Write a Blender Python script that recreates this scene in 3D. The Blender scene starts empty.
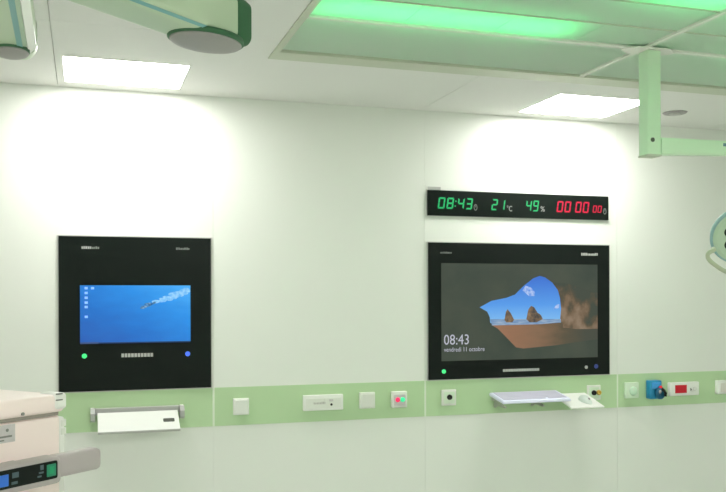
import bpy, bmesh, math, random
from mathutils import Vector, Matrix
random.seed(7)
C = bpy.context.scene.collection
PI = math.pi
R = math.radians

# ------------------------------------------------------------------ materials
def mat(name, col, rough=0.5, spec=0.4, metal=0.0, emit=None, es=0.0, noise=0.0, nscale=6.0, coat=0.0):
    m = bpy.data.materials.new(name); m.use_nodes = True
    nt = m.node_tree; b = nt.nodes['Principled BSDF']
    b.inputs['Roughness'].default_value = rough
    b.inputs['Metallic'].default_value = metal
    b.inputs['Specular IOR Level'].default_value = spec
    b.inputs['Coat Weight'].default_value = coat
    b.inputs['Base Color'].default_value = (*col, 1)
    if noise > 0:
        tc = nt.nodes.new('ShaderNodeTexCoord')
        n = nt.nodes.new('ShaderNodeTexNoise'); n.inputs['Scale'].default_value = nscale
        n.inputs['Detail'].default_value = 4
        r = nt.nodes.new('ShaderNodeMapRange')
        r.inputs['To Min'].default_value = 1 - noise; r.inputs['To Max'].default_value = 1 + noise
        mx = nt.nodes.new('ShaderNodeVectorMath'); mx.operation = 'MULTIPLY'
        mx.inputs[0].default_value = col
        nt.links.new(tc.outputs['Object'], n.inputs['Vector'])
        nt.links.new(n.outputs['Fac'], r.inputs['Value'])
        nt.links.new(r.outputs['Result'], mx.inputs[1])
        nt.links.new(mx.outputs['Vector'], b.inputs['Base Color'])
    if emit:
        b.inputs['Emission Color'].default_value = (*emit, 1)
        b.inputs['Emission Strength'].default_value = es
    return m

def screen_mat(name, build):
    """emissive screen picture; build(nt) returns a colour socket"""
    m = bpy.data.materials.new(name); m.use_nodes = True
    nt = m.node_tree; b = nt.nodes['Principled BSDF']
    b.inputs['Base Color'].default_value = (0.01, 0.01, 0.01, 1)
    b.inputs['Roughness'].default_value = 0.25
    b.inputs['Specular IOR Level'].default_value = 0.15
    s = build(nt)
    nt.links.new(s, b.inputs['Emission Color'])
    b.inputs['Emission Strength'].default_value = 1.0
    return m

def ramp(nt, src, stops):
    r = nt.nodes.new('ShaderNodeValToRGB')
    el = r.color_ramp.elements
    while len(el) < len(stops): el.new(0.5)
    for e, (p, c) in zip(el, stops):
        e.position = p; e.color = (*c, 1)
    nt.links.new(src, r.inputs['Fac'])
    return r.outputs['Color']

def coord(nt, axis, a, b):
    """world-size object coordinate along an axis mapped a..b -> 0..1"""
    tc = nt.nodes.new('ShaderNodeTexCoord'); sp = nt.nodes.new('ShaderNodeSeparateXYZ')
    nt.links.new(tc.outputs['Object'], sp.inputs[0])
    r = nt.nodes.new('ShaderNodeMapRange')
    r.inputs['From Min'].default_value = a; r.inputs['From Max'].default_value = b
    nt.links.new(sp.outputs[axis], r.inputs['Value'])
    return r.outputs['Result']

def noise(nt, scale, vec_scale=(1, 1, 1), detail=3):
    tc = nt.nodes.new('ShaderNodeTexCoord'); mp = nt.nodes.new('ShaderNodeMapping')
    mp.inputs['Scale'].default_value = vec_scale
    nt.links.new(tc.outputs['Object'], mp.inputs['Vector'])
    n = nt.nodes.new('ShaderNodeTexNoise'); n.inputs['Scale'].default_value = scale; n.inputs['Detail'].default_value = detail
    nt.links.new(mp.outputs['Vector'], n.inputs['Vector'])
    return n.outputs['Fac']

def math_node(nt, op, a, b):
    n = nt.nodes.new('ShaderNodeMath'); n.operation = op
    for i, v in enumerate((a, b)):
        if isinstance(v, (int, float)): n.inputs[i].default_value = v
        else: nt.links.new(v, n.inputs[i])
    return n.outputs[0]

M = {}
M['wall'] = mat('wall_laminate', (0.77, 0.80, 0.745), 0.38, 0.35, noise=0.012, nscale=2.0)
M['ceiling'] = mat('ceiling_paint', (0.80, 0.80, 0.77), 0.7, 0.2, noise=0.012, nscale=1.5)
M['floor'] = mat('floor_vinyl', (0.62, 0.66, 0.61), 0.4, 0.4, noise=0.05, nscale=9)
M['band'] = mat('green_laminate', (0.47, 0.65, 0.385), 0.4, 0.35, noise=0.02, nscale=3)
M['joint'] = mat('joint_sealant', (0.72, 0.80, 0.66), 0.6, 0.2)
M['white'] = mat('white_plastic', (0.80, 0.82, 0.77), 0.35, 0.4)
M['offwhite'] = mat('offwhite_plastic', (0.74, 0.77, 0.70), 0.4, 0.4)
M['paleg'] = mat('pale_green_plastic', (0.66, 0.80, 0.62), 0.4, 0.4)
M['pink'] = mat('pinkish_plastic', (0.72, 0.69, 0.64), 0.45, 0.3)
M['black_glass'] = mat('black_glass', (0.007, 0.011, 0.009), 0.25, 0.13)
M['black'] = mat('black_plastic', (0.012, 0.013, 0.012), 0.5, 0.3)
M['seam'] = mat('dark_seam', (0.10, 0.11, 0.09), 0.7, 0.2)
M['grey'] = mat('grey_plastic', (0.34, 0.33, 0.32), 0.45, 0.35)
M['dgrey'] = mat('mid_grey_marking', (0.22, 0.23, 0.21), 0.6, 0.2)
M['grey2'] = mat('light_grey_plastic', (0.42, 0.43, 0.41), 0.45, 0.35)
M['metal'] = mat('brushed_metal', (0.50, 0.50, 0.48), 0.38, 0.5, metal=0.7)
M['letter'] = mat('white_print', (0.46, 0.47, 0.45), 0.6, 0.1)
M['letter2'] = mat('grey_print', (0.20, 0.22, 0.20), 0.6, 0.1)
M['lid'] = mat('cream_enamel', (0.93, 0.80, 0.76), 0.4, 0.35, noise=0.01)
M['bar_grey'] = mat('warm_grey_plastic', (0.40, 0.37, 0.36), 0.45, 0.35)
M['sticker'] = mat('label_paper', (0.58, 0.57, 0.56), 0.6, 0.2, noise=0.15, nscale=60)
M['arm'] = mat('green_spill_enamel', (0.52, 0.64, 0.46), 0.35, 0.4, noise=0.01)  # light grey arm paint, with the canopy's green light mixed into the colour
M['armcap'] = mat('dark_green_rubber', (0.045, 0.14, 0.065), 0.55, 0.3)
M['teal'] = mat('teal_edge', (0.20, 0.42, 0.42), 0.4, 0.4)
M['column'] = mat('pale_green_white_enamel', (0.66, 0.86, 0.63), 0.35, 0.4)
M['rib'] = mat('white_aluminium', (0.80, 0.80, 0.74), 0.4, 0.4)
M['frame'] = mat('canopy_frame_enamel', (0.56, 0.60, 0.48), 0.45, 0.35)
M['plenum'] = mat('plenum_white', (0.75, 0.8, 0.75), 0.6, 0.2)
M['blue'] = mat('blue_plastic', (0.02, 0.25, 0.45), 0.35, 0.4)
M['blue_light'] = mat('light_blue_plastic', (0.05, 0.33, 0.72), 0.3, 0.4)
M['blue_dark'] = mat('dark_blue_plastic', (0.012, 0.11, 0.20), 0.35, 0.4)
M['yellow'] = mat('yellow_plastic', (0.55, 0.35, 0.05), 0.4, 0.4)
M['red'] = mat('red_plastic', (0.85, 0.02, 0.03), 0.3, 0.4)
M['kbd'] = mat('lavender_white_plastic', (0.76, 0.79, 0.93), 0.4, 0.35)
M['keys'] = mat('lavender_grey_keys', (0.60, 0.59, 0.70), 0.5, 0.3)
M['cyan'] = mat('cyan_blue_rim', (0.30, 0.48, 0.48), 0.35, 0.4)
M['lampbody'] = mat('lamp_enamel', (0.52, 0.66, 0.50), 0.35, 0.4)
M['lens'] = mat('dark_lens', (0.03, 0.05, 0.035), 0.12, 0.5)
M['handle'] = mat('sage_grip', (0.46, 0.50, 0.36), 0.45, 0.3)
M['lamp_on'] = mat('lit_diffuser', (0.85, 0.85, 0.82), 0.6, 0.1, emit=(1.0, 0.965, 0.945), es=24.5)
M['led_green'] = mat('green_led_bar', (0.3, 0.6, 0.4), 0.6, 0.1, emit=(0.06, 1.0, 0.33), es=7.5)
M['dig_green'] = mat('green_digit', (0.02, 0.1, 0.05), 0.6, 0.1, emit=(0.02, 0.60, 0.17), es=0.8)
M['dig_red'] = mat('red_digit', (0.1, 0.01, 0.02), 0.6, 0.1, emit=(0.85, 0.012, 0.06), es=0.9)
M['dot_green'] = mat('green_indicator', (0.05, 0.4, 0.15), 0.4, 0.3, emit=(0.05, 0.85, 0.22), es=0.85)
M['dot_blue'] = mat('blue_indicator', (0.05, 0.1, 0.5), 0.4, 0.3, emit=(0.06, 0.16, 0.85), es=0.9)
M['dot_blue_dim'] = mat('dim_blue_indicator', (0.02, 0.03, 0.1), 0.4, 0.3, emit=(0.02, 0.035, 0.16), es=0.8)
M['btn_green'] = mat('lit_green_button', (0.05, 0.5, 0.25), 0.3, 0.4, emit=(0.02, 0.75, 0.30), es=0.7)
M['btn_red'] = mat('lit_red_button', (0.6, 0.03, 0.1), 0.3, 0.4, emit=(0.95, 0.02, 0.12), es=0.7)
M['red_window'] = mat('red_window', (0.30, 0.008, 0.015), 0.2, 0.3, emit=(0.30, 0.005, 0.012), es=0.6)
M['key_green'] = mat('green_key', (0.02, 0.22, 0.12), 0.4, 0.3)
M['key_green2'] = mat('bright_green_symbol', (0.015, 0.30, 0.13), 0.4, 0.3)
M['key_blue'] = mat('blue_key', (0.03, 0.15, 0.60), 0.4, 0.3)
M['key_mark'] = mat('dim_panel_print', (0.07, 0.11, 0.12), 0.5, 0.2)
M['scr_text'] = mat('lock_screen_text', (0.1, 0.1, 0.12), 0.6, 0.1, emit=(0.42, 0.43, 0.50), es=1.0)

def diffuser_material():
    m = bpy.data.materials.new('translucent_diffuser'); m.use_nodes = True
    nt = m.node_tree
    for n in list(nt.nodes): nt.nodes.remove(n)
    out = nt.nodes.new('ShaderNodeOutputMaterial')
    d = nt.nodes.new('ShaderNodeBsdfDiffuse'); d.inputs['Color'].default_value = (0.74, 0.80, 0.72, 1)
    t = nt.nodes.new('ShaderNodeBsdfTranslucent'); t.inputs['Color'].default_value = (0.80, 0.90, 0.82, 1)
    mx = nt.nodes.new('ShaderNodeMixShader'); mx.inputs['Fac'].default_value = 0.42
    nt.links.new(d.outputs[0], mx.inputs[1]); nt.links.new(t.outputs[0], mx.inputs[2])
    nt.links.new(mx.outputs[0], out.inputs['Surface'])
    return m
M['diffuser'] = diffuser_material()

# ------------------------------------------------------------------ mesh helpers
def bx(bm, x0, x1, y0, y1, z0, z1, bev=0.0, seg=2, mi=0, mtx=None):
    vs = [bm.verts.new((x, y, z)) for z in (z0, z1) for y in (y0, y1) for x in (x0, x1)]
    fs = [bm.faces.new([vs[i] for i in q]) for q in ((0, 2, 3, 1), (4, 5, 7, 6), (0, 1, 5, 4), (2, 6, 7, 3), (0, 4, 6, 2), (1, 3, 7, 5))]
    for f in fs: f.material_index = mi
    geo = vs
    if bev > 0:
        es = list({e for f in fs for e in f.edges})
        r = bmesh.ops.bevel(bm, geom=es, offset=bev, segments=seg, affect='EDGES', profile=0.5)
        for f in r['faces']: f.material_index = mi
        geo = list({v for f in r['faces'] for v in f.verts} | {v for v in vs if v.is_valid})
    if mtx is not None: bmesh.ops.transform(bm, matrix=mtx, verts=geo)
    return geo

def prism(bm, pts, axis, a, b, mi=0, mtx=None):
    """extrude a 2-D outline along axis from a to b; pts are the two other coordinates in xyz order"""
    def put(p, t):
        if axis == 'x': return (t, p[0], p[1])
        if axis == 'y': return (p[0], t, p[1])
        return (p[0], p[1], t)
    A = [bm.verts.new(put(p, a)) for p in pts]; B = [bm.verts.new(put(p, b)) for p in pts]
    fs = [bm.faces.new(A), bm.faces.new(list(reversed(B)))]
    n = len(pts)
    for i in range(n):
        fs.append(bm.faces.new((A[i], B[i], B[(i + 1) % n], A[(i + 1) % n])))
    for f in fs: f.material_index = mi
    if mtx is not None: bmesh.ops.transform(bm, matrix=mtx, verts=A + B)
    return A + B

def rrect(x0, x1, y0, y1, r, n=5):
    out = []
    for cx, cy, a0 in ((x1 - r, y1 - r, 0), (x0 + r, y1 - r, 90), (x0 + r, y0 + r, 180), (x1 - r, y0 + r, 270)):
        for i in range(n + 1):
            a = R(a0 + 90 * i / n); out.append((cx + r * math.cos(a), cy + r * math.sin(a)))
    return out

def cyl(bm, p, q, r0, r1=None, n=24, mi=0):
    p, q = Vector(p), Vector(q); d = q - p
    m = Matrix.Translation((p + q) / 2) @ d.to_track_quat('Z', 'Y').to_matrix().to_4x4()
    r = bmesh.ops.create_cone(bm, cap_ends=True, segments=n, radius1=r0, radius2=r0 if r1 is None else r1, depth=d.length, matrix=m)
    for v in r['verts']:
        for f in v.link_faces: f.material_index = mi
    return r['verts']

def lathe(bm, prof, n=36, mtx=None, mi=0):
    """prof: (radius, height) pairs turned about local z"""
    rings = []
    for (r, h) in prof:
        if r < 1e-6: rings.append([bm.verts.new((0, 0, h))])
        else: rings.append([bm.verts.new((r * math.cos(2 * PI * i / n), r * math.sin(2 * PI * i / n), h)) for i in range(n)])
    for A, B in zip(rings, rings[1:]):
        for i in range(n):
            j = (i + 1) % n
            q = [A[i % len(A)], A[j % len(A)], B[j % len(B)], B[i % len(B)]]
            u = []
            for v in q:
                if v not in u: u.append(v)
            if len(u) > 2:
                f = bm.faces.new(u); f.material_index = mi; f.smooth = True
    vs = [v for g in rings for v in g]
    if mtx is not None: bmesh.ops.transform(bm, matrix=mtx, verts=vs)
    return vs

def tube(bm, pts, r, n=12, mi=0):
    pts = [Vector(p) for p in pts]; rings = []
    up = Vector((0, 0, 1))
    for i, p in enumerate(pts):
        d = (pts[min(i + 1, len(pts) - 1)] - pts[max(i - 1, 0)]).normalized()
        u = d.cross(up)
        if u.length < 1e-3: u = d.cross(Vector((0, 1, 0)))
        u.normalize(); w = u.cross(d)
        rings.append([bm.verts.new(p + (u * math.cos(2 * PI * k / n) + w * math.sin(2 * PI * k / n)) * r) for k in range(n)])
    for A, B in zip(rings, rings[1:]):
        for k in range(n):
            f = bm.faces.new((A[k], A[(k + 1) % n], B[(k + 1) % n], B[k])); f.smooth = True; f.material_index = mi
    bm.faces.new(rings[0]); bm.faces.new(list(reversed(rings[-1])))

def obj(name, bm, mats, parent=None, loc=(0, 0, 0), rot=(0, 0, 0), smooth=False):
    bmesh.ops.recalc_face_normals(bm, faces=bm.faces[:])
    me = bpy.data.meshes.new(name); bm.to_mesh(me); bm.free()
    for m in (mats if isinstance(mats, (list, tuple)) else [mats]): me.materials.append(m)
    o = bpy.data.objects.new(name, me); C.objects.link(o)
    o.location = loc; o.rotation_euler = rot
    if parent: o.parent = parent
    if smooth:
        for p in me.polygons: p.use_smooth = True
        try: me.set_sharp_from_angle(angle=R(35))
        except Exception: pass
    return o

def thing(name, label, cat, loc=(0, 0, 0), rz=0.0, group=None):
    o = bpy.data.objects.new(name, None); C.objects.link(o)
    o.empty_display_size = 0.05
    o.location = loc; o.rotation_euler = (0, 0, rz)
    o['label'] = label; o['category'] = cat
    if group: o['group'] = group
    return o

def copy_tree(o, parent=None):
    c = o.copy(); C.objects.link(c)
    if parent: c.parent = parent
    for ch in list(o.children): copy_tree(ch, c)
    return c

def struct(name, bm, m):
    o = obj(name, bm, m); o['kind'] = 'structure'; return o

def nb(): return bmesh.new()

def text_mesh(name, body, x, z, y, width, height, m, parent):
    """lettering standing in the wall plane, scaled to width and height"""
    cu = bpy.data.curves.new(name, 'FONT'); cu.body = body; cu.size = 1.0; cu.resolution_u = 3
    tmp = bpy.data.objects.new(name + '_tmp', cu); C.objects.link(tmp)
    dg = bpy.context.evaluated_depsgraph_get(); dg.update()
    me = bpy.data.meshes.new_from_object(tmp.evaluated_get(dg))
    bpy.data.objects.remove(tmp, do_unlink=True); bpy.data.curves.remove(cu)
    xs = [v.co.x for v in me.vertices]; ys = [v.co.y for v in me.vertices]
    sx = width / (max(xs) - min(xs)); sy = height / (max(ys) - min(ys))
    x0, y0 = min(xs), min(ys)
    for v in me.vertices:
        v.co = Vector((x + (v.co.x - x0) * sx, y, z + (v.co.y - y0) * sy))
    me.name = name; me.materials.clear(); me.materials.append(m)
    o = bpy.data.objects.new(name, me); C.objects.link(o); o.parent = parent
    return o

def micro_text(name, x0, x1, z, h, y, m, parent, seed=1):
    """a line of lettering too small to read: a run of little upright marks"""
    rnd = random.Random(seed); bm = nb(); x = x0
    while x < x1 - h * 0.3:
        w = h * rnd.uniform(0.35, 0.6)
        bx(bm, x, min(x + w, x1), y - 0.0006, y, z, z + h * rnd.choice((0.75, 0.8, 1.0)))
        x += w + h * 0.18
    return obj(name, bm, m, parent)

SEG = {'0': 'abcdef', '1': 'bc', '2': 'abged', '3': 'abgcd', '4': 'fgbc', '5': 'afgcd', '6': 'afgedc', '7': 'abc', '8': 'abcdefg', '9': 'abcdfg'}
def seg_digits(bm, s, x0, x1, z0, z1, y, slant=0.14, gap=0.28):
    """seven-segment characters between x0 and x1"""
    n = len(s); w = (x1 - x0) / (n + gap * (n - 1)); h = z1 - z0; t = w * 0.22; sh = slant * h
    w -= sh * 0.0
    for i, ch in enumerate(s):
        ox = x0 + i * w * (1 + gap)
        def q(a, b, c, d):
            vs = [bm.verts.new((ox + px + slant * (pz - h / 2), y, z0 + pz)) for px, pz in (a, b, c, d)]
            bm.faces.new(vs)
        g = t * 0.12
        for k in SEG.get(ch, ''):
            if k == 'a': q((t*.3, h), (w-t*.3, h), (w-t, h-t), (t, h-t))
            if k == 'd': q((t*.3, 0), (w-t*.3, 0), (w-t, t), (t, t))
            if k == 'g': q((t*.7, h/2+t/2), (w-t*.7, h/2+t/2), (w-t*.7, h/2-t/2), (t*.7, h/2-t/2))
            if k == 'f': q((0, h-t*.3), (t, h-t), (t, h/2+g), (0, h/2+g))
            if k == 'e': q((0, t*.3), (t, t), (t, h/2-g), (0, h/2-g))
            if k == 'b': q((w, h-t*.3), (w-t, h-t), (w-t, h/2+g), (w, h/2+g))
            if k == 'c': q((w, t*.3), (w-t, t), (w-t, h/2-g), (w, h/2-g))

# ------------------------------------------------------------------ camera
cam = bpy.data.cameras.new('camera'); cam.sensor_width = 36.0; cam.sensor_fit = 'HORIZONTAL'
cam.lens = 36.0 * 880.4 / 726.0
cam.shift_y = (297.5 - 246.0) / 726.0
cam.clip_start = 0.02
co = bpy.data.objects.new('camera', cam); C.objects.link(co)
yaw = R(17.592); roll = R(-0.1525)
r0 = Vector((math.cos(yaw), -math.sin(yaw), 0)); fw = Vector((math.sin(yaw), math.cos(yaw), 0)); u0 = Vector((0, 0, 1))
r3 = r0 * math.cos(roll) + u0 * math.sin(roll); u3 = u0 * math.cos(roll) - r0 * math.sin(roll)
mw = Matrix((( r3.x, u3.x, -fw.x, 0), (r3.y, u3.y, -fw.y, -5.0), (r3.z, u3.z, -fw.z, 1.6), (0, 0, 0, 1)))
co.matrix_world = mw
bpy.context.scene.camera = co

# ------------------------------------------------------------------ room shell
X0, X1, Y0 = -3.4, 6.4, -7.6
CZ = 2.739
bm = nb(); bx(bm, X0 - .15, X1 + .15, Y0 - .15, 0.2, -0.1, 0.0); struct('floor', bm, M['floor'])

def minus(r, h):
    x0, x1, y0, y1 = r; a0, a1, b0, b1 = h
    if a0 >= x1 or a1 <= x0 or b0 >= y1 or b1 <= y0: return [r]
    out = []
    if y0 < b0: out.append((x0, x1, y0, b0)); 
    if b1 < y1: out.append((x0, x1, b1, y1))
    ya, yb = max(y0, b0), min(y1, b1)
    if x0 < a0: out.append((x0, a0, ya, yb))
    if a1 < x1: out.append((a1, x1, ya, yb))
    return out
HOLE = (0.835, 4.07, -3.49, -0.885)
bm = nb()
xs = [X0 - .15, -2.21, -0.13, 1.95, 4.03, X1 + .15]; ys = [Y0 - .15, -5.2, -3.2, -1.17, 0.2]
g = 0.0016
for xa, xb in zip(xs, xs[1:]):
    for ya, yb in zip(ys, ys[1:]):
        for q in minus((xa + g, xb - g, ya + g * .6, yb - g * .6), HOLE):
            bx(bm, q[0], q[1], q[2], q[3], CZ, CZ + 0.02)
for q in minus((xs[0], xs[-1], ys[0], ys[-1]), HOLE):
    bx(bm, q[0], q[1], q[2], q[3], CZ + 0.02, CZ + 0.06)
struct('ceiling', bm, M['ceiling'])

# the wall with the screens: laminate sheets with fine joints
bm = nb()
bx(bm, X0 - .15, X1 + .15, 0.0022, 0.15, 0, CZ)
wx = [X0, -1.90, -0.60, 0.697, 1.98, 3.332, 4.65, X1]
for xa, xb in zip(wx, wx[1:]):
    bx(bm, xa + .0007, xb - .0007, 0.0, 0.0022, 0.0, CZ)
struct('wall_front', bm, M['wall'])
for nm, b in (('wall_left', (X0 - .15, X0, Y0, 0)), ('wall_right', (X1, X1 + .15, Y0, 0)), ('wall_rear', (X0 - .15, X1 + .15, Y0 - .15, Y0))):
    bm = nb(); bx(bm, b[0], b[1], b[2], b[3], 0, CZ); struct(nm, bm, M['wall'])
# the green band
bm = nb()
for xa, xb in zip(wx, wx[1:]):
    bx(bm, xa + .006, xb - .006, -0.004, 0.0, 0.875, 1.092, mi=0)
    if xb < X1: bx(bm, xb - .006, xb + .006, -0.0035, 0.0, 0.875, 1.092, mi=1)
struct('trim_1', bm, [M['band'], M['joint']])

# ------------------------------------------------------------------ recessed ceiling luminaires
def ceiling_lamp(x0, x1, y0, y1, label, z=CZ):
    t = thing('ceiling_light', label, 'ceiling light', ((x0 + x1) / 2, (y0 + y1) / 2, z), group='square ceiling lights')
    hx, hy = (x1 - x0) / 2, (y1 - y0) / 2; f = 0.004
    bm = nb()
    for a in ((-hx - f, hx + f, -hy - f, -hy), (-hx - f, hx + f, hy, hy + f), (-hx - f, -hx, -hy, hy), (hx, hx + f, -hy, hy)):
        bx(bm, a[0], a[1], a[2], a[3], -0.004, 0.0)
    obj('frame', bm, M['rib'], t)
    bm = nb()
    prism(bm, rrect(-hx, hx, -hy, hy, 0.012, 3), 'z', -0.005, -0.0005)
    d = obj('diffuser', bm, M['lamp_on'], t); d['label'] = 'bright white lit diffuser'
    return t
ceiling_lamp(-0.091, 0.495, -0.637, -0.149, 'lit white ceiling light above the blue underwater screen')
ceiling_lamp(2.546, 3.132, -0.637, -0.149, 'lit white ceiling light beside the green column, above the numeric clock')
for x in (-1.9, 1.5, 4.9):  # unseen lights added as fill for the walls and ceiling
  for y in (-4.6, -5.9):
    ceiling_lamp(x - .3, x + .3, y - .3, y + .3, 'added fill light on the unseen ceiling behind the viewer')

# ------------------------------------------------------------------ green-lit air canopy
cx0, cx1, cy0, cy1 = HOLE
t = thing('air_canopy', 'large ceiling air canopy with translucent panels glowing green', 'ceiling canopy', ((cx0 + cx1) / 2, (cy0 + cy1) / 2, CZ))
ox, oy, oz = t.location
def cobj(name, bm, m):
    o = obj(name, bm, m, t); o.matrix_parent_inverse = Matrix.Translation((-ox, -oy, -oz)); return o
bm = nb(); fz0, fz1 = CZ - 0.006, CZ + 0.06
bx(bm, cx0, cx1, -1.012, cy1, fz0, fz1); bx(bm, cx0, cx1, cy0, -3.36, fz0, fz1)
bx(bm, cx0, 0.866, -3.36, -1.012, fz0, fz1); bx(bm, 4.04, cx1, -3.36, -1.012, fz0, fz1)
cobj('frame', bm, M['frame'])
rows = [-1.012, -1.53, -1.79, -2.06, -2.32, -2.84, -3.36]
cols = [0.866, 2.45, 4.04]
bm = nb(); bx(bm, 0.866, 4.04, -1.543, -1.519, fz0 + .002, CZ + .012); cobj('rib', bm, M['rib'])
bm = nb(); bx(bm, 2.439, 2.461, -3.36, -1.543, fz0 + .002, CZ + .012); bx(bm, 2.439, 2.461, -1.519, -1.012, fz0 + .002, CZ + .012); cobj('rib', bm, M['rib'])
for y in rows[2:-1]:
    w = 0.004
    bm = nb(); bx(bm, 0.866, 2.439, y - w, y + w, CZ + .003, CZ + .02); bx(bm, 2.461, 4.04, y - w, y + w, CZ + .003, CZ + .02); cobj('rib', bm, M['frame'])
# cross plate where the ribs meet
bm = nb(); prism(bm, [(2.345, -1.543), (2.40, -1.585), (2.56, -1.585), (2.615, -1.543), (2.615, -1.519), (2.56, -1.477), (2.40, -1.477), (2.345, -1.519)], 'z', fz0 - .004, fz0 + .002)
cobj('cross_plate', bm, M['rib'])
for ya, yb in zip(rows[1:], rows):
    for i, (xa, xb) in enumerate(zip(cols, cols[1:])):
        cut = [xa, xb]
        if i == 0 and abs(yb + 1.53) < .01: cut = [xa, 1.275, 1.685, 2.095, xb]
        for a, b in zip(cut, cut[1:]):
            bm = nb(); bx(bm, a + .001, b - .001, ya + .003, yb - .003, CZ + .007, CZ + .010)
            cobj('diffuser_panel', bm, M['diffuser'])
bm = nb()
bx(bm, cx0 + .002, cx1 - .002, cy0 + .002, cy1 - .002, CZ + .26, CZ + .28)
for a in ((cx0 + .002, cx0 + .02, cy0 + .002, cy1 - .002), (cx1 - .02, cx1 - .002, cy0 + .002, cy1 - .002), (cx0 + .02, cx1 - .02, cy0 + .002, cy0 + .02), (cx0 + .02, cx1 - .02, cy1 - .02, cy1 - .002)):
    bx(bm, a[0], a[1], a[2], a[3], CZ + .06, CZ + .26)
cobj('plenum', bm, M['plenum'])
for (a, b, y) in ((0.88, 1.27, -1.66), (1.28, 1.68, -1.66), (1.69, 2.0, -1.66), (1.98, 2.42, -2.19), (2.48, 2.9, -2.19), (3.0, 3.4, -1.66), (3.42, 3.9, -1.66)):
    bm = nb(); bx(bm, a, b, y - .095, y + .095, CZ + .085, CZ + .10)
    l = cobj('led_bar', bm, M['led_green']); l['label'] = 'green LED strip'
    bm = nb()  # unseen baffles added so less green light leaks into neighbouring rows
    for e in ((a - .006, b + .006, y - .122, y - .118), (a - .006, b + .006, y + .118, y + .122)):
        bx(bm, e[0], e[1], e[2], e[3], CZ + .079, CZ + .11)
    bx(bm, a - .006, b + .006, y - .122, y + .122, CZ + .102, CZ + .11)
    cobj('added_baffle', bm, M['plenum'])

# round vent in the ceiling right of the column
t = thing('ceiling_vent', 'small round grey ceiling vent to the right of the hanging column', 'vent', (3.49, -0.39, CZ))
bm = nb(); lathe(bm, [(0, -.006), (.03, -.006), (.052, -.010), (.068, -.006), (.075, 0), (0, 0)]); obj('rim', bm, M['grey'], t)
bm = nb(); lathe(bm, [(0, -.016), (.026, -.016), (.034, -.011), (.034, -.006), (0, -.006)]); obj('cover', bm, M['metal'], t)

# ------------------------------------------------------------------ column with arm hanging from the canopy
t = thing('ceiling_pendant', 'pale green hanging column with a horizontal arm below the glowing canopy', 'pendant arm', (2.490, -1.53, CZ - .012))
hz = CZ - .012
bm = nb(); prism(bm, rrect(-.037, .037, -.037, .037, .010, 4), 'z', 2.252 - hz, 0.0); obj('column', bm, M['column'], t, smooth=True)
bm = nb(); prism(bm, [(.037, 2.255 - hz), (.9, 2.290 - hz), (.9, 2.340 - hz), (.037, 2.333 - hz)], 'y', -.028, .028)
bmesh.ops.bevel(bm, geom=bm.edges[:], offset=.006, segments=2, affect='EDGES')
arm = obj('arm', bm, M['column'], t, smooth=True)
micro_text('lettering', .385, .50, 2.308 - hz, .015, -.0285, M['blue_dark'], arm, 5)
bm = nb(); cyl(bm, (-.012, -.037, 2.317 - hz), (-.012, -.040, 2.317 - hz), .010, n=20); s = obj('screw', bm, M['seam'], t); s['label'] = 'dark screw head'
bm = nb(); bx(bm, -.039, .039, -.039, .039, 2.244 - hz, 2.252 - hz, .003); obj('end_cap', bm, M['frame'], t)

# surgical lamp head at the right edge
LC = Vector((2.858, -1.70, 1.876))
t = thing('surgical_lamp', 'round surgical lamp head with a ring handle at the right edge', 'surgical lamp', LC)
ax = Vector((-0.42, -0.80, -0.42)).normalized()
q = ax.to_track_quat('Z', 'Y').to_matrix().to_4x4()
bm = nb(); lathe(bm, [(0, -.075), (.05, -.072), (.10, -.05), (.128, -.018), (.136, 0), (.128, .012), (0, .012)], 48, q); obj('housing', bm, M['lampbody'], t)
bm = nb()
lathe(bm, [(.131, -.016), (.137, -.014), (.1395, 0), (.136, .006), (.128, .0125), (.128, .006)], 48, q); obj('rim', bm, M['cyan'], t)
bm = nb(); lathe(bm, [(0, .017), (.11, .017), (.118, .012), (.118, .008), (0, .008)], 48, q); obj('lens_plate', bm, M['lampbody'], t)
for k in range(6):
    a = 2 * PI * k / 6 + .62
    bm = nb(); lathe(bm, [(0, .022), (.019, .021), (.026, .017), (.026, .012), (0, .012)], 20, q @ Matrix.Translation((.062 * math.cos(a), .062 * math.sin(a), 0)))
    l = obj('lens', bm, M['lens'], t); l['label'] = 'dark round lens'
bm = nb(); lathe(bm, [(0, .026), (.016, .025), (.022, .017), (.022, .012), (0, .012)], 20, q); obj('center_lens', bm, M['lens'], t)
bm = nb()
hp = [Vector(p) - LC for p in ((2.700, -1.700, 1.815), (2.672, -1.738, 1.806), (2.640, -1.748, 1.795), (2.630, -1.749, 1.780), (2.636, -1.753, 1.762), (2.655, -1.762, 1.742), (2.70, -1.775, 1.712), (2.76, -1.79, 1.695), (2.84, -1.80, 1.70), (2.86, -1.79, 1.73), (2.85, -1.765, 1.765))]
fine = []
for i in range(len(hp) - 1):
    p0, p1, p2, p3 = hp[max(i - 1, 0)], hp[i], hp[i + 1], hp[min(i + 2, len(hp) - 1)]
    for s in range(5):
        u = s / 5
        fine.append(0.5 * ((2 * p1) + (p2 - p0) * u + (2 * p0 - 5 * p1 + 4 * p2 - p3) * u * u + (3 * p1 - p0 - 3 * p2 + p3) * u ** 3))
fine.append(hp[-1])
tube(bm, fine, .0095); obj('handle', bm, M['handle'], t)
bm = nb(); back = -ax * .07
tube(bm, [back, back + Vector((.12, .10, .05)), back + Vector((.20, .12, .16)), Vector((.30, .20, .35)), Vector((.34, .22, .55)), Vector((.34, .22, CZ - .036 - LC.z))], .018); obj('suspension_tube', bm, M['column'], t)
bm = nb(); lathe(bm, [(0, -.03), (.06, -.03), (.07, 0), (0, 0)], 28, Matrix.Translation((.34, .22, CZ - .0065 - LC.z))); obj('ceiling_flange', bm, M['column'], t)

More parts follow.
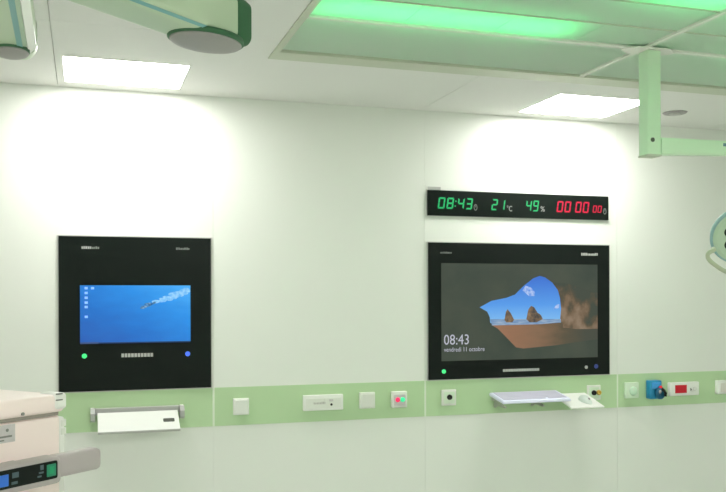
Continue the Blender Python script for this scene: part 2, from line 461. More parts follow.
# ------------------------------------------------------------------ ceiling arms in the foreground, upper left
def pendant_arm(name, label, end, az, length, w, h, disc_r, disc_back, stripe, cap_mat, rad):
    t = thing(name, label, 'pendant arm', end, PI / 2 - az)          # local +x points along the arm to its free end
    bm = nb(); sec = rrect(-w / 2, w / 2, -h / 2, h / 2, rad, 8)
    prism(bm, sec, 'x', -length, 0.0)
    obj('beam', bm, M['arm'], t, smooth=True)
    bm = nb(); s2 = [(y * 1.03, z * 1.03) for y, z in sec]
    rings = []
    for xx, k in ((-.012, 1.0), (.030, 1.0), (.050, .95), (.062, .78), (.066, .45)):
        rings.append([bm.verts.new((xx, y * k, z * k)) for y, z in s2])
    for A, B in zip(rings, rings[1:]):
        for i in range(len(A)): bm.faces.new((A[i], A[(i + 1) % len(A)], B[(i + 1) % len(A)], B[i]))
    bm.faces.new(rings[0]); bm.faces.new(list(reversed(rings[-1])))
    c = obj('end_cap', bm, M[cap_mat], t, smooth=True); c['label'] = 'dark green end cap' if cap_mat == 'armcap' else 'pale end cap'
    S = Matrix.Translation((-disc_back, 0, -h / 2)) @ Matrix.Diagonal((1.2, .9, 1.0, 1.0))
    bm = nb(); lathe(bm, [(0, .010), (disc_r * 1.02, .010), (disc_r * 1.03, -.002), (disc_r * .98, -.006), (0, -.006)], 40, S); g_ = obj('gasket', bm, M['armcap'], t); g_['label'] = 'dark green gasket ring'
    bm = nb(); lathe(bm, [(0, -.006), (disc_r * .97, -.006), (disc_r * .93, -.010), (disc_r * .75, -.014), (disc_r * .45, -.016), (0, -.017)], 40, S); d = obj('joint_cover', bm, M['grey'], t); d['label'] = 'grey round joint cover'
    bm = nb(); cyl(bm, (-disc_back, 0, h / 2 - .01), (-disc_back, 0, h / 2 + .03), disc_r * .35); k = obj('hinge_knob', bm, M['seam'], t)
    for (yy, zz, ang, hw, mm) in stripe:  # thin coloured strips laid along the lower beam edge
        bm = nb(); m_ = Matrix.Translation((0, yy, zz)) @ Matrix.Rotation(ang, 4, 'X')
        bx(bm, -length, -.02, -hw, hw, -.0015, .0015, mtx=m_); obj('edge_strip', bm, M[mm], t)
    bm = nb(); top = CZ - end[2]; cyl(bm, (-length, 0, -h / 2), (-length, 0, top - .03), .055, n=32); obj('column', bm, M['arm'], t, smooth=True)
    bm = nb(); lathe(bm, [(0, -.03), (.10, -.03), (.12, 0), (0, 0)], 36, Matrix.Translation((-length, 0, top))); obj('ceiling_flange', bm, M['arm'], t)
    return t
def chamfer(w, h, rad):
    k = rad * (1 - math.sqrt(.5)); return -w / 2 + k - .0005, -h / 2 + k - .0005
yy, zz = chamfer(.15, .13, .026)
pendant_arm('ceiling_pendant', 'ceiling arm coloured with green canopy light, dark green end cap and grey joint, upper left', (0.380, -2.445, 2.396), R(50), 1.55, .15, .13, .100, .062,
            [(yy, zz, R(-45), .0045, 'teal')], 'armcap', .026)
yy, zz = chamfer(.125, .12, .036)
pendant_arm('ceiling_pendant', 'ceiling arm with white and teal edge strips at the top left corner', (-0.187, -2.39, 2.332), R(-1), 1.45, .125, .12, .052, .050,
            [(yy, zz, R(-45), .013, 'white'), (-.0625 + .038, -.06 - .0003, 0, .007, 'teal')], 'arm', .036)

# ------------------------------------------------------------------ wall media panels
YF = -0.006
def media_panel(name, label, x0, x1, z0, z1):
    t = thing(name, label, 'wall screen', ((x0 + x1) / 2, 0, z0))
    def o2(nm, bm, m, par=None):
        o = obj(nm, bm, m, par or t)
        if not par: o.matrix_parent_inverse = Matrix.Translation((-t.location.x, 0, -z0))
        return o
    bm = nb(); bx(bm, x0 + .002, x1 - .002, -.014, 0, z0 + .002, z1 - .002, .002); o2('glass_front', bm, M['black_glass'])
    bm = nb(); e = .003  # thin metal trim around the edge of the glass
    for a in ((x0 - e, x0 + .002, z0 - e, z1 + e), (x1 - .002, x1 + e, z0 - e, z1 + e), (x0 + .002, x1 - .002, z0 - e, z0 + .002), (x0 + .002, x1 - .002, z1 - .002, z1 + e)):
        bx(bm, a[0], a[1], -.010, 0, a[2], a[3])
    o2('edge_trim', bm, M['metal'])
    return t, o2
def flat(bm, pts, y, mi=0):
    f = bm.faces.new([bm.verts.new((x, y, z)) for x, z in pts]); f.material_index = mi
def disc(bm, x, z, r, y0, y1, n=20, mi=0): cyl(bm, (x, y0, z), (x, y1, z), r, n=n, mi=mi)
GY = -.014

# left: underwater desktop picture
t, o2 = media_panel('media_panel', 'square black glass wall panel with a blue underwater screen', -0.131, 0.685, 1.094, 1.937)
sx0, sx1, sz0, sz1 = -0.02, 0.568, 1.353, 1.670
def water(nt):
    u = coord(nt, 'X', sx0, sx1); v = coord(nt, 'Z', sz0, sz1); n = noise(nt, 7.0, (1, 1, 3))
    s = math_node(nt, 'ADD', math_node(nt, 'MULTIPLY', u, .42), math_node(nt, 'MULTIPLY', v, .42))
    s = math_node(nt, 'ADD', s, math_node(nt, 'MULTIPLY', n, .22))
    return ramp(nt, s, [(0.05, (.022, .10, .42)), (0.40, (.014, .17, .60)), (0.70, (.020, .28, .80)), (0.98, (.07, .45, .98))])
def spray(nt):
    n = noise(nt, 60.0); return ramp(nt, n, [(0.3, (.10, .45, .92)), (0.7, (.40, .72, 1.0))])
def shoal(nt):
    n = noise(nt, 90.0); return ramp(nt, n, [(0.35, (.02, .10, .28)), (0.55, (.12, .30, .50)), (0.75, (.45, .55, .75))])
M['water'] = screen_mat('underwater_picture', water); M['spray'] = screen_mat('underwater_spray', spray); M['shoal'] = screen_mat('underwater_swimmer', shoal)
bm = nb()
bx(bm, sx0, sx1, GY - .001, GY, sz0, sz1, mi=0)
rnd = random.Random(3)
for i in range(58):                                    # trail of bright bubbles up to the top right
    u = rnd.random(); x = .375 + u * .185; z = 1.572 + u * .072 + rnd.gauss(0, .005 + .004 * u); w = .007 + .016 * rnd.random()
    flat(bm, [(min(x + w * math.cos(a), sx1 - .001), min(z + w * .42 * math.sin(a), sz1 - .001)) for a in [2 * PI * j / 10 for j in range(10)]], GY - .0012 - i * .000004, 1)
for (x, z, a, b, r) in ((.315, 1.551, .022, .008, 20), (.345, 1.562, .020, .007, 25), (.368, 1.572, .014, .006, 30), (.335, 1.569, .020, .004, 10)):
    ca, sa = math.cos(R(r)), math.sin(R(r))
    flat(bm, [(x + a * math.cos(q_) * ca - b * math.sin(q_) * sa, z + a * math.cos(q_) * sa + b * math.sin(q_) * ca) for q_ in [2 * PI * j / 14 for j in range(14)]], GY - .0015, 2)
flat(bm, [(sx0 + .0, sz0), (sx0 + .095, sz0), (sx0 + .095, sz0 + .009), (sx0, sz0 + .009)], GY - .0016, 3)
flat(bm, [(sx0 + .095, sz0), (sx1, sz0), (sx1, sz0 + .007), (sx0 + .095, sz0 + .007)], GY - .0016, 4)
M['taskbar'] = mat('taskbar_dark', (.01, .01, .02), .4, .1, emit=(.05, .09, .22), es=1.0)
M['taskbar2'] = mat('taskbar_black', (.01, .01, .02), .4, .1, emit=(.015, .04, .12), es=1.0)
scr = o2('screen', bm, [M['water'], M['spray'], M['shoal'], M['taskbar'], M['taskbar2']])
M['icon'] = mat('desktop_icon', (.2, .3, .5), .5, .1, emit=(.14, .32, .85), es=1.0)
for (x, z) in ((.012, 1.655), (.012, 1.629), (.012, 1.603), (.012, 1.577), (.012, 1.553), (.045, 1.655), (.012, 1.500)):
    bm = nb(); bx(bm, x - .008, x + .008, GY - .0022, GY - .001, z - .007, z + .006); obj('desktop_icon', bm, M['icon'], scr)
bm = nb(); disc(bm, .002, 1.288, .0135, GY - .004, GY); b_ = o2('status_light', bm, M['dot_green']); b_['label'] = 'round green status light'
bm = nb(); disc(bm, .552, 1.288, .0135, GY - .004, GY); b_ = o2('power_button', bm, M['dot_blue']); b_['label'] = 'round blue power button'
for i in range(10):
    x = .195 + i * .0172
    bm = nb(); bx(bm, x, x + .0135, GY - .002, GY, 1.277, 1.297); o2('touch_key', bm, M['letter'])
def o2text(nm, x0, x1, z, h, m, s, tt):
    o = micro_text(nm, x0, x1, z, h, GY, m, tt, s); o.matrix_parent_inverse = Matrix.Translation(-tt.location); return o
o2text('lettering', -.011, .040, 1.867, .017, M['letter'], 1, t); o2text('lettering', .043, .084, 1.867, .014, M['letter2'], 2, t); o2text('lettering', .490, .563, 1.869, .012, M['letter2'], 3, t)

# right: lock screen with a view out of a sea cave
t, o2 = media_panel('media_panel', 'wide black glass wall panel with a beach cave lock screen', 2.003, 3.276, 1.094, 1.937)
sx0, sx1, sz0, sz1 = 2.090, 3.184, 1.209, 1.809
def cave(nt):
    n = noise(nt, 5.0); return ramp(nt, n, [(0.3, (.040, .056, .042)), (0.7, (.060, .073, .052))])
def sky(nt):
    v = coord(nt, 'Z', 1.45, 1.74); return ramp(nt, v, [(0.0, (.20, .48, .85)), (0.35, (.09, .32, .80)), (1.0, (.035, .14, .60))])
def sea(nt):
    n = noise(nt, 20.0, (1, 1, 8)); return ramp(nt, n, [(0.35, (.13, .25, .45)), (0.65, (.32, .42, .55))])
def sand(nt):
    u = coord(nt, 'X', 2.45, 3.19); n = noise(nt, 9.0, (1, 1, 3))
    s = math_node(nt, 'ADD', math_node(nt, 'MULTIPLY', u, .85), math_node(nt, 'MULTIPLY', n, .2))
    return ramp(nt, s, [(0.05, (.33, .16, .09)), (0.45, (.22, .13, .075)), (0.66, (.10, .080, .048)), (0.85, (.058, .064, .047))])
def rock(nt):
    n = noise(nt, 9.0, (1.3, 1, 1.0), 5); v = coord(nt, 'Z', 1.38, 1.68); u = coord(nt, 'X', 2.86, 3.19)
    s = math_node(nt, 'SUBTRACT', math_node(nt, 'MULTIPLY', n, 1.5), math_node(nt, 'MULTIPLY', v, .42))
    s = math_node(nt, 'SUBTRACT', s, math_node(nt, 'MULTIPLY', u, .12))
    return ramp(nt, s, [(0.28, (.050, .062, .046)), (0.42, (.085, .072, .045)), (0.56, (.17, .115, .068)), (0.74, (.25, .18, .12))])
def stack(nt):
    n = noise(nt, 35.0); return ramp(nt, n, [(0.35, (.06, .055, .05)), (0.65, (.27, .17, .09))])
def cloud(nt):
    n = noise(nt, 40.0); return ramp(nt, n, [(0.40, (.07, .24, .74)), (0.70, (.50, .62, .88))])
PM = [screen_mat(n_, f_) for n_, f_ in (('cave_picture', cave), ('sky_picture', sky), ('sea_picture', sea), ('sand_picture', sand), ('rock_picture', rock), ('stack_picture', stack), ('cloud_picture', cloud))]
bm = nb()
bx(bm, sx0, sx1, GY - .001, GY, sz0, sz1, mi=0)
SKY = [(2.346, 1.537), (2.426, 1.577), (2.53, 1.596), (2.589, 1.616), (2.649, 1.67), (2.717, 1.718), (2.763, 1.734), (2.801, 1.725), (2.854, 1.691), (2.893, 1.643), (2.908, 1.595), (2.916, 1.527), (2.908, 1.445), (2.419, 1.439), (2.414, 1.477), (2.397, 1.51)]
flat(bm, [(2.854, 1.691), (2.935, 1.690), (3.06, 1.665), (3.1835, 1.625), (3.1835, 1.388), (3.032, 1.390), (2.923, 1.404), (2.905, 1.43), (2.916, 1.527), (2.908, 1.595), (2.893, 1.643)], GY - .0012, 4)
flat(bm, [(2.425, 1.428), (2.574, 1.430), (2.77, 1.432), (2.925, 1.440), (2.93, 1.404), (3.032, 1.393), (3.1835, 1.393), (3.1835, 1.325), (3.05, 1.312), (2.876, 1.292), (2.648, 1.276), (2.596, 1.284), (2.529, 1.348), (2.47, 1.403)], GY - .0014, 3)
flat(bm, SKY, GY - .0016, 1)
flat(bm, [(2.417, 1.463), (2.914, 1.459), (2.915, 1.437), (2.77, 1.428), (2.574, 1.425), (2.43, 1.424)], GY - .0018, 2)
flat(bm, [(2.642, 1.643), (2.664, 1.672), (2.702, 1.660), (2.73, 1.630), (2.725, 1.606), (2.687, 1.606)], GY - .0018, 6)
flat(bm, [(2.86, 1.52), (2.90, 1.53), (2.905, 1.555), (2.88, 1.55)], GY - .0018, 6)
flat(bm, [(2.515, 1.456), (2.526, 1.509), (2.537, 1.524), (2.559, 1.5), (2.582, 1.458), (2.57, 1.442), (2.53, 1.441)], GY - .0020, 5)
flat(bm, [(2.668, 1.460), (2.682, 1.522), (2.702, 1.545), (2.724, 1.535), (2.747, 1.501), (2.77, 1.487), (2.785, 1.460), (2.74, 1.440), (2.69, 1.441)], GY - .0020, 5)
scr = o2('screen', bm, PM)
text_mesh('clock_text', '08:43', 2.106, 1.309, GY - .0022, .166, .062, M['scr_text'], scr)
text_mesh('date_text', 'vendredi 11 octobre', 2.106, 1.266, GY - .0022, .272, .027, M['scr_text'], scr)
bm = nb(); disc(bm, 2.105, 1.146, .013, GY - .004, GY); b_ = o2('status_light', bm, M['dot_green']); b_['label'] = 'round green status light'
bm = nb(); disc(bm, 3.099, 1.146, .0105, GY - .004, GY); b_ = o2('sensor_dot', bm, M['letter']); b_['label'] = 'small white dot'
bm = nb(); disc(bm, 3.172, 1.150, .014, GY - .004, GY); b_ = o2('power_button', bm, M['dot_blue_dim']); b_['label'] = 'dim blue power button'
for i in range(14):
    x = 2.505 + i * .0182
    bm = nb(); bx(bm, x, x + .0165, GY - .002, GY, 1.133, 1.149); o2('touch_key', bm, M['letter'])
o2text('lettering', 2.084, 2.164, 1.868, .012, M['letter2'], 4, t); o2text('lettering', 3.065, 3.191, 1.867, .017, M['letter'], 5, t)

t.location.x -= .007

# ------------------------------------------------------------------ numeric clock strip
t = thing('wall_clock', 'long black strip clock with green and red digits above the wide panel', 'clock', (2.635, 0, 2.097))
def o3(nm, bm, m):
    o = obj(nm, bm, m, t); o.matrix_parent_inverse = Matrix.Translation((-2.635, 0, -2.097)); return o
bm = nb(); bx(bm, 2.003, 3.268, -.016, 0, 2.099, 2.254, .002); o3('housing', bm, M['black_glass'])
DY = -.0175
def readout(name, label, x0, x1, z0, z1, runs, m):
    bm = nb(); bx(bm, x0, x1, -.0165, -.0155, z0, z1); win = o3(name, bm, M['black_glass']); win['label'] = label
    for run in runs:
        text, a, b, c, d = run; n = len(text); gap = .28; w_ = (b - a) / (n + gap * (n - 1))
        for i, ch in enumerate(text):
            bm = nb(); xa = a + i * w_ * (1 + gap); seg_digits(bm, ch, xa, xa + w_, c, d, DY)
            obj('digit', bm, m, win)
    return win
win = readout('time_readout', 'green digits 08:43', 2.055, 2.312, 2.135, 2.219, [('08', 2.070, 2.172, 2.142, 2.211), ('43', 2.200, 2.298, 2.142, 2.211)], M['dig_green'])
for z in (2.160, 2.190):
    bm = nb(); bx(bm, 2.181 + (z - 2.175) * .14, 2.189 + (z - 2.175) * .14, DY - .0005, DY, z - .004, z + .004); obj('colon_dot', bm, M['dig_green'], win)
readout('temperature_readout', 'green digits 21', 2.418, 2.531, 2.135, 2.219, [('21', 2.430, 2.520, 2.142, 2.211)], M['dig_green'])
readout('humidity_readout', 'green digits 49', 2.656, 2.766, 2.135, 2.219, [('49', 2.668, 2.756, 2.142, 2.211)], M['dig_green'])
readout('timer_readout', 'red digits 00 00 00', 2.878, 3.222, 2.135, 2.219, [('00', 2.888, 2.988, 2.142, 2.213), ('00', 3.022, 3.120, 2.142, 2.213), ('00', 3.150, 3.214, 2.146, 2.192)], M['dig_red'])
for body, x, z, w, h in (('\u00b0C', 2.534, 2.138, .036, .036), ('%', 2.770, 2.142, .030, .034)):
    o = text_mesh('unit_sign', body, x, z, DY, w, h, M['letter'], t); o.matrix_parent_inverse = Matrix.Translation((-2.635, 0, -2.097))
for x in (2.319, 3.238):
    bm = nb()
    for i in range(16):
        a, b = 2 * PI * i / 16, 2 * PI * (i + 1) / 16
        flat(bm, [(x + .012 * math.cos(a), 2.156 + .020 * math.sin(a)), (x + .012 * math.cos(b), 2.156 + .020 * math.sin(b)), (x + .008 * math.cos(b), 2.156 + .015 * math.sin(b)), (x + .008 * math.cos(a), 2.156 + .015 * math.sin(a))], DY)
    bx(bm, x - .0015, x + .0015, DY - .0003, DY, 2.156, 2.168)
    o3('dial_sign', bm, M['letter2'])
bm = nb(); bx(bm, 2.008, 2.092, -.004, 0, 2.256, 2.276, .001); o3('name_tag', bm, mat('tag_grey', (.45, .46, .44), .5, .2))

t.location.x -= .007

# ------------------------------------------------------------------ plates and switches on the green band
BY = -0.004                                           # face of the band
def plate(name, label, cat, x0, x1, z0, z1, depth, m, group=None, bev=.004):
    xm = (x0 + x1) / 2
    t = thing(name, label, cat, (xm * (1 - depth / 5), BY, (z0 + z1) / 2 + depth * .12), group=group)
    hx, hz = (x1 - x0) / 2, (z1 - z0) / 2
    bm = nb(); bx(bm, -hx, hx, -depth, 0, -hz, hz, bev, 3); obj('mounting_box', bm, m, t, smooth=True)
    return t, hx, hz
def switch(label, x0, x1, z0, z1, m):
    t, hx, hz = plate('light_switch', label, 'switch', x0, x1, z0, z1, .020, m, 'blank white switches on the green band')
    bm = nb(); prism(bm, [(-.026, -hz + .010), (-.020, -hz + .010), (-.020, hz - .010), (-.030, hz - .010)], 'x', -hx + .010, hx - .010); obj('rocker', bm, m, t)
switch('white light switch nearest the right edge of the square media panel', .809, .899, .932, 1.026, M['white'])
switch('white light switch between the oblong outlet box and the red and green buttons', 1.562, 1.659, .938, 1.034, M['offwhite'])

t, hx, hz = plate('outlet_box', 'oblong white outlet box with faint markings and a dark hole', 'outlet box', 1.219, 1.460, .938, 1.029, .026, M['white'])
bm = nb(); bx(bm, -.105, .105, -.028, -.026, -.030, .026, .001); fp = obj('faceplate', bm, M['offwhite'], t)
micro_text('lettering', -.060, .010, -.008, .014, -.028, mat('faint_print', (.50, .50, .46), .6, .2), t, 9)
bm = nb(); bx(bm, .004, .018, -.031, -.028, .004, .026, .001); obj('slider', bm, M['offwhite'], t)
bm = nb(); bx(bm, .034, .058, -.030, -.028, .006, .020, .001); obj('slider', bm, M['sticker'], t)
bm = nb(); disc(bm, .047, -.012, .0072, -.030, -.026); h_ = obj('socket_hole', bm, M['black'], t); h_['label'] = 'dark round hole'

t, hx, hz = plate('button_box', 'white push button box with a red and a green button', 'push button', 1.767, 1.863, .935, 1.032, .030, M['offwhite'])
bm = nb(); prism(bm, rrect(-.036, .036, -.036, .030, .006, 3), 'y', -.032, -.029); obj('faceplate', bm, M['sticker'], t)
for x, m_, n_ in ((-.0135, 'btn_red', 'red round button'), (.0175, 'btn_green', 'green round button')):
    bm = nb(); lathe(bm, [(0, .010), (.011, .009), (.0145, .004), (.0145, 0), (0, 0)], 24, Matrix.Translation((x, -.031, 0)) @ Matrix.Rotation(PI / 2, 4, 'X')); b_ = obj('button', bm, M[m_], t); b_['label'] = n_

def jack_plate(label, x0, x1, z0, z1, jacks):
    t, hx, hz = plate('socket_plate', label, 'socket', x0, x1, z0, z1, .012, M['offwhite'], 'jack sockets under the wide panel', .003)
    bm = nb(); prism(bm, rrect(-.036, .036, -.036, .036, .008, 3), 'y', -.014, -.011); obj('insert', bm, M['paleg'], t)
    for x, z, m_, n_ in jacks:
        bm = nb(); lathe(bm, [(0, .006), (.006, .006), (.007, .012), (.015, .012), (.017, 0), (0, 0)], 24, Matrix.Translation((x, -.013, z)) @ Matrix.Rotation(PI / 2, 4, 'X'))
        j = obj('jack', bm, M[m_], t); j['label'] = n_
jack_plate('white socket plate with one black jack under the left corner of the wide panel', 2.089, 2.185, .935, 1.032, [(.002, .003, 'black', 'black round jack')])
jack_plate('white socket plate with black and yellow jacks behind the computer mouse', 3.108, 3.206, .930, 1.026, [(-.004, .000, 'black', 'black round jack'), (.032, .000, 'yellow', 'yellow round jack')])

t, hx, hz = plate('thermostat', 'pale green square control with a round dial beside the blue box', 'thermostat', 3.393, 3.495, .931, 1.035, .022, M['paleg'])
bm = nb(); lathe(bm, [(0, .006), (.024, .006), (.028, .003), (.030, 0), (0, 0)], 28, Matrix.Translation((.008, -.022, -.005)) @ Matrix.Rotation(PI / 2, 4, 'X')); dl = obj('dial', bm, mat('mint_plastic', (.58, .80, .60), .35, .4), t)
bm = nb(); bx(bm, .0055, .0105, -.0295, -.0275, -.004, .016, .001); obj('pointer', bm, M['joint'], dl)

t, hx, hz = plate('socket_box', 'blue wall socket box with round cap and red tip', 'socket', 3.584, 3.674, .920, 1.041, .050, M['blue'], bev=.006)
bm = nb(); bx(bm, -.034, .036, -.058, -.048, .008, .050, .004); l_ = obj('lid', bm, M['blue_light'], t); l_['label'] = 'light blue lid'
cm = Matrix.Translation((.022, -.050, -.022)) @ Matrix.Rotation(R(14), 4, 'Z') @ Matrix.Rotation(PI / 2, 4, 'X')
bm = nb(); lathe(bm, [(0, .018), (.014, .018), (.022, .024), (.034, .024), (.040, .018), (.041, 0), (0, 0)], 32, cm); c_ = obj('round_cap', bm, M['blue_dark'], t); c_['label'] = 'dark blue round cap'
bm = nb(); lathe(bm, [(0, .030), (.009, .028), (.013, .022), (.013, .016), (0, .016)], 20, cm @ Matrix.Translation((-.018, .012, 0))); c_ = obj('center_pin', bm, M['letter'], t); c_['label'] = 'pale round pin'
bm = nb(); tube(bm, [(.030, -.060, .012), (.040, -.082, -.004), (.050, -.084, -.022), (.050, -.080, -.040)], .009); obj('strap', bm, M['black'], t)
bm = nb(); lathe(bm, [(0, .012), (.008, .011), (.012, .005), (.012, 0), (0, 0)], 18, Matrix.Translation((.024, -.062, .017)) @ Matrix.Rotation(PI / 2, 4, 'X')); c_ = obj('tip', bm, M['red'], t); c_['label'] = 'red tip'

t, hx, hz = plate('display_box', 'oblong white box with a small red display window', 'display', 3.738, 3.970, .934, 1.024, .030, M['white'])
bm = nb(); bx(bm, -.076, .017, -.032, -.030, -.027, .027, .001); w_ = obj('window', bm, M['red_window'], t); w_['label'] = 'red display window'
bm = nb(); prism(bm, [(.046, -.016), (.058, -.006), (.046, .006)], 'y', -.0315, -.030); obj('arrow_mark', bm, M['dgrey'], t)
bm = nb(); lathe(bm, [(.011, .002), (.013, .002), (.013, 0), (.011, 0)], 20, Matrix.Translation((.080, -.030, -.002)) @ Matrix.Rotation(PI / 2, 4, 'X')); obj('round_mark', bm, M['sticker'], t)

t, hx, hz = plate('outlet_box', 'white box with beige cover cut off by the right edge of the photo', 'outlet box', 4.122, 4.37, .934, 1.026, .030, M['white'])
bm = nb(); bx(bm, -.100, .110, -.034, -.030, -.032, .028, .002); c_ = obj('cover', bm, M['pink'], t); c_['label'] = 'beige cover'

# ------------------------------------------------------------------ fold-down keyboard tray under the left panel
t = thing('keyboard_tray', 'white fold-down tray in a grey bracket below the square panel', 'tray', (0.28, BY, 0.99))
bm = nb()
bx(bm, -.224, .224, -.035, 0, -.022, .013, .003)
obj('mounting_bracket', bm, M['grey2'], t)
for s in (-1, 1):
    bm = nb(); prism(bm, [(0, .014), (-.045, .014), (-.075, -.010), (-.075, -.045), (-.03, -.06), (0, -.06)], 'x', s * .236 - .012, s * .236 + .012)
    obj('side_bracket', bm, M['grey2'], t)
    bm = nb(); bx(bm, s * .236 - .009, s * .236 + .009, -.040, -.012, .0142, .0165, .001); obj('hinge_cap', bm, M['white'], t)
def tilt(y0, z0, y1, z1):
    """frame whose local -y runs from (y0,z0) at the wall to (y1,z1) at the front"""
    a = math.atan2(-(z1 - z0), -(y1 - y0))
    return Matrix.Translation((0, y0, z0)) @ Matrix.Rotation(-math.atan2(z1 - z0, -(y1 - y0)) , 4, 'X')
T = tilt(-.046, -.008, -.196, -.090); Lg = math.hypot(.15, .082)
bm = nb(); bx(bm, -.212, .212, -Lg, 0, -.012, 0, .002, mtx=T); tr = obj('flap', bm, M['white'], t)
bm = nb(); bx(bm, -.212, .212, -Lg - .003, -Lg, -.014, -.001, mtx=T); obj('front_lip', bm, M['metal'], t)
bm = nb(); prism(bm, rrect(.128, .188, -Lg * .62, -Lg * .44, .006, 3), 'z', 0.0, .0012, mtx=T); sl = obj('grip_slot', bm, M['seam'], t); sl['label'] = 'dark grip slot'

# ------------------------------------------------------------------ shelf, keyboard and mouse under the wide panel
t = thing('keyboard_shelf', 'slim white wall shelf carrying the keyboard and mouse', 'shelf', (2.725, BY, 0.985))
T = tilt(-.026, 0, -.256, -.062); Lg = math.hypot(.23, .062)
T2 = tilt(-.026, .004, -.256, -.032)
bm = nb(); bx(bm, -.322, .108, -.180, 0, -.006, 0, .002, mtx=T2); obj('keyboard_board', bm, M['white'], t)
bm = nb(); bx(bm, .114, .345, -Lg, 0, -.010, 0, .002, mtx=T); obj('mouse_board', bm, M['white'], t)
bm = nb(); bx(bm, -.30, .30, -.034, 0, -.030, -.006, .002); obj('wall_rail', bm, M['metal'], t)
for x in (-.28, -.02, .24):
    bm = nb(); prism(bm, [(0, -.016), (-.15, -.055), (-.15, -.062), (-.05, -.058), (0, -.075)], 'x', x - .006, x + .006); obj('support_bracket', bm, M['metal'], t)
WT = Matrix.Translation((2.725, BY, .985)) @ T; WK = Matrix.Translation((2.725, BY, .985)) @ T2
# keyboard: a flat medical keyboard lying on the shelf
kt = thing('computer_keyboard', 'pale lavender computer keyboard lying on the white shelf', 'keyboard')
kt.matrix_world = WK @ Matrix.Translation((-.103, -.103, 0.0005))
kw, kd = .231, .098
bm = nb(); sec = [(kd, 0), (kd, .018), (kd - .010, .023), (-kd + .014, .018), (-kd, .012), (-kd, 0)]
prism(bm, sec, 'x', -kw, kw); bmesh.ops.bevel(bm, geom=[e for e in bm.edges], offset=.004, segments=2, affect='EDGES')
body = obj('case', bm, M['kbd'], kt, smooth=True)
bm = nb(); slope = (.023 - .018) / (2 * kd - .024)
def ktop(y): return .018 + (y + kd - .014) * slope
nx = 21
for r_ in range(6):
    y0 = -kd + .026 + r_ * .0255
    if r_ == 0: spans = [(0, 1.3), (1.3, 2.6), (2.6, 4), (4, 10), (10, 11.4), (11.4, 12.8), (12.8, 14)] + [(i, i + 1) for i in range(15, 21)]
    else: spans = [(i, i + 1) for i in range(nx)]
    pitch = (2 * kw - .036) / nx
    for a, b in spans:
        xa, xb = -kw + .018 + a * pitch, -kw + .018 + b * pitch
        zt = ktop(y0 + .011)
        bx(bm, xa + .001, xb - .001, y0, y0 + .0225, zt - .002, zt + .0035)
obj('keys', bm, M['keys'], kt)
# mouse
mt = thing('computer_mouse', 'small white computer mouse on the right end of the shelf', 'mouse')
mt.matrix_world = WT @ Matrix.Translation((.262, -.148, 0.0005)) @ Matrix.Rotation(R(8), 4, 'Z')
bm = nb(); r_ = bmesh.ops.create_uvsphere(bm, u_segments=28, v_segments=16, radius=1)
for v in bm.verts:
    z = max(v.co.z, -0.02); s_ = 1 + .10 * v.co.y
    v.co = Vector((v.co.x * .033 * s_, v.co.y * .056, z * (.034 - .008 * (-v.co.y))))
zmin = min(v.co.z for v in bm.verts)
for v in bm.verts: v.co.z -= zmin
obj('shell', bm, mat('mouse_plastic', (.58, .66, .60), .35, .4), mt, smooth=True)
bm = nb(); cyl(bm, (-.003, -.030, .0285), (.003, -.030, .0285), .007, n=18); obj('scroll_wheel', bm, M['grey'], mt)

# ------------------------------------------------------------------ cream medical machine at the lower left
t = thing('anesthesia_machine', 'cream medical machine with a grey control bar in the lower left corner', 'medical machine', (-0.07, -2.67, 0), R(90 - 47.6))
bm = nb()
bx(bm, -.62, .020, 0, .46, .16, 1.309, .012, 3); obj('body', bm, M['lid'], t, smooth=True)
bm = nb()
bx(bm, -.626, .022, -.012, .47, 1.316, 1.360, .010, 4); ld = obj('lid', bm, M['lid'], t, smooth=True)
bm = nb(); bx(bm, -.61, .008, -.004, .45, 1.308, 1.318); g_ = obj('lid_seam', bm, mat('seam_olive', (.30, .28, .24), .6, .2), t); g_['label'] = 'grey seam under the lid'
bm = nb(); bx(bm, -.012, .027, -.016, .05, 1.322, 1.364, .010, 4); c_ = obj('corner_cap', bm, M['white'], t, smooth=True); c_['label'] = 'white corner cap'
for z in (1.347, 1.362):
    bm = nb(); bx(bm, -.010, .010, -.0175, -.0155, z - .0016, z + .0016); obj('latch_mark', bm, M['dgrey'], c_)
bm = nb(); disc(bm, -.106, 1.324, .0040, -.015, -.010, 14); obj('screw', bm, M['dgrey'], t)
bm = nb(); bx(bm, -.215, -.119, -.0015, 0, 1.260, 1.302); st = obj('label_sticker', bm, M['sticker'], t); st['label'] = 'grey printed label'
bm = nb(); disc(bm, -.141, 1.289, .0040, -.0022, -.0012, 14); bx(bm, -.20, -.128, -.0022, -.0012, 1.272, 1.2765); bx(bm, -.20, -.15, -.0022, -.0012, 1.2645, 1.2675); obj('print', bm, M['dgrey'], st)
# white rail with clips on the right-hand side
bm = nb(); bx(bm, .020, .044, .012, .042, .86, 1.300, .008, 3); sr = obj('side_rail', bm, M['white'], t, smooth=True); sr['label'] = 'white side rail'
for z in (1.283, 1.262, 1.240, 1.10, 1.08):
    bm = nb(); cyl(bm, (.037, .027, z - .008), (.037, .027, z + .008), .017 if z > 1.25 else .014, n=18); obj('rail_clip', bm, M['offwhite'], sr)
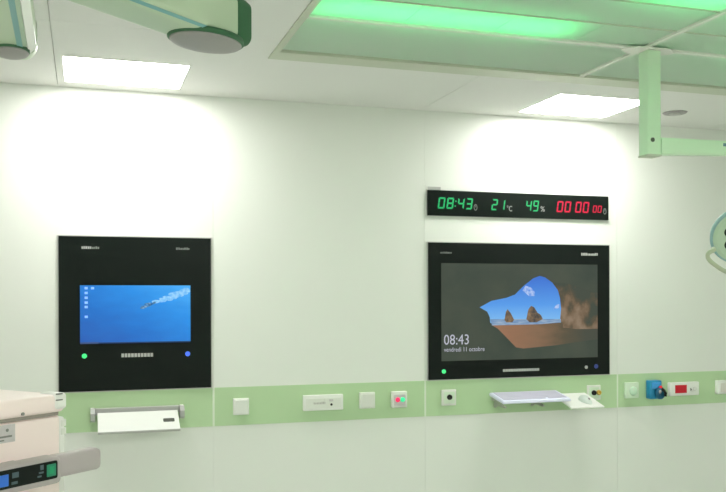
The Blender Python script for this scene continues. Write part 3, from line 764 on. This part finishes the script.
# control bar
bm = nb(); bx(bm, -.52, -.080, -.12, -.065, 1.166, 1.230, .012, 4); cb = obj('control_bar', bm, M['bar_grey'], t, smooth=True); cb['label'] = 'grey control bar'
bm = nb(); bx(bm, -.100, .047, -.118, -.075, 1.177, 1.231, .014, 5); cg = obj('handle_grip', bm, M['bar_grey'], t, smooth=True)
bm = nb(); prism(bm, rrect(-.49, -.0965, 1.181, 1.2225, .005, 3), 'y', -.1215, -.118); dp = obj('key_panel', bm, M['black_glass'], cb); dp['label'] = 'black key panel'
bm = nb(); bx(bm, -.128, -.102, -.123, -.1212, 1.188, 1.216, .001); bx(bm, -.121, -.109, -.1236, -.123, 1.194, 1.210, mi=1); k_ = obj('key', bm, [M['key_green'], M['key_green2']], cb); k_['label'] = 'green key'
bm = nb(); bx(bm, -.258, -.232, -.123, -.1212, 1.187, 1.213, .001); k_ = obj('key', bm, M['key_blue'], cb); k_['label'] = 'blue key'
for (a, b, z0, z1) in ((-.222, -.205, 1.202, 1.214), (-.224, -.208, 1.188, 1.194), (-.146, -.137, 1.207, 1.218), (-.150, -.137, 1.199, 1.203), (-.154, -.143, 1.191, 1.195)):
    bm = nb(); bx(bm, a, b, -.1222, -.1212, z0, z1); obj('key_mark', bm, M['key_mark'], cb)
for x in (-.45, -.14):
    bm = nb(); bx(bm, x - .02, x + .02, -.07, .004, 1.185, 1.215, .004); obj('bar_strut', bm, M['bar_grey'], t)
bm = nb(); bx(bm, -.66, .04, -.06, .52, .10, .17, .015, 3); obj('base', bm, M['bar_grey'], t, smooth=True)
for x in (-.60, -.02):
    for y in (0.0, .46):
        bm = nb(); cyl(bm, (x - .016, y, .05), (x + .016, y, .05), .05, n=24); bx(bm, x - .022, x + .022, y - .02, y + .02, .06, .102); obj('caster', bm, M['black'], t)

# ------------------------------------------------------------------ world and colour
w = bpy.data.worlds.new('world'); bpy.context.scene.world = w; w.use_nodes = True
w.node_tree.nodes['Background'].inputs['Color'].default_value = (0.5, 0.5, 0.5, 1)
w.node_tree.nodes['Background'].inputs['Strength'].default_value = 0.0
sc = bpy.context.scene
sc.view_settings.view_transform = 'Standard'; sc.view_settings.look = 'None'
sc.view_settings.gamma = 1.0; sc.view_settings.exposure = 0.0; sc.view_settings.use_curve_mapping = False
sc.cycles.max_bounces = 10; sc.cycles.diffuse_bounces = 6
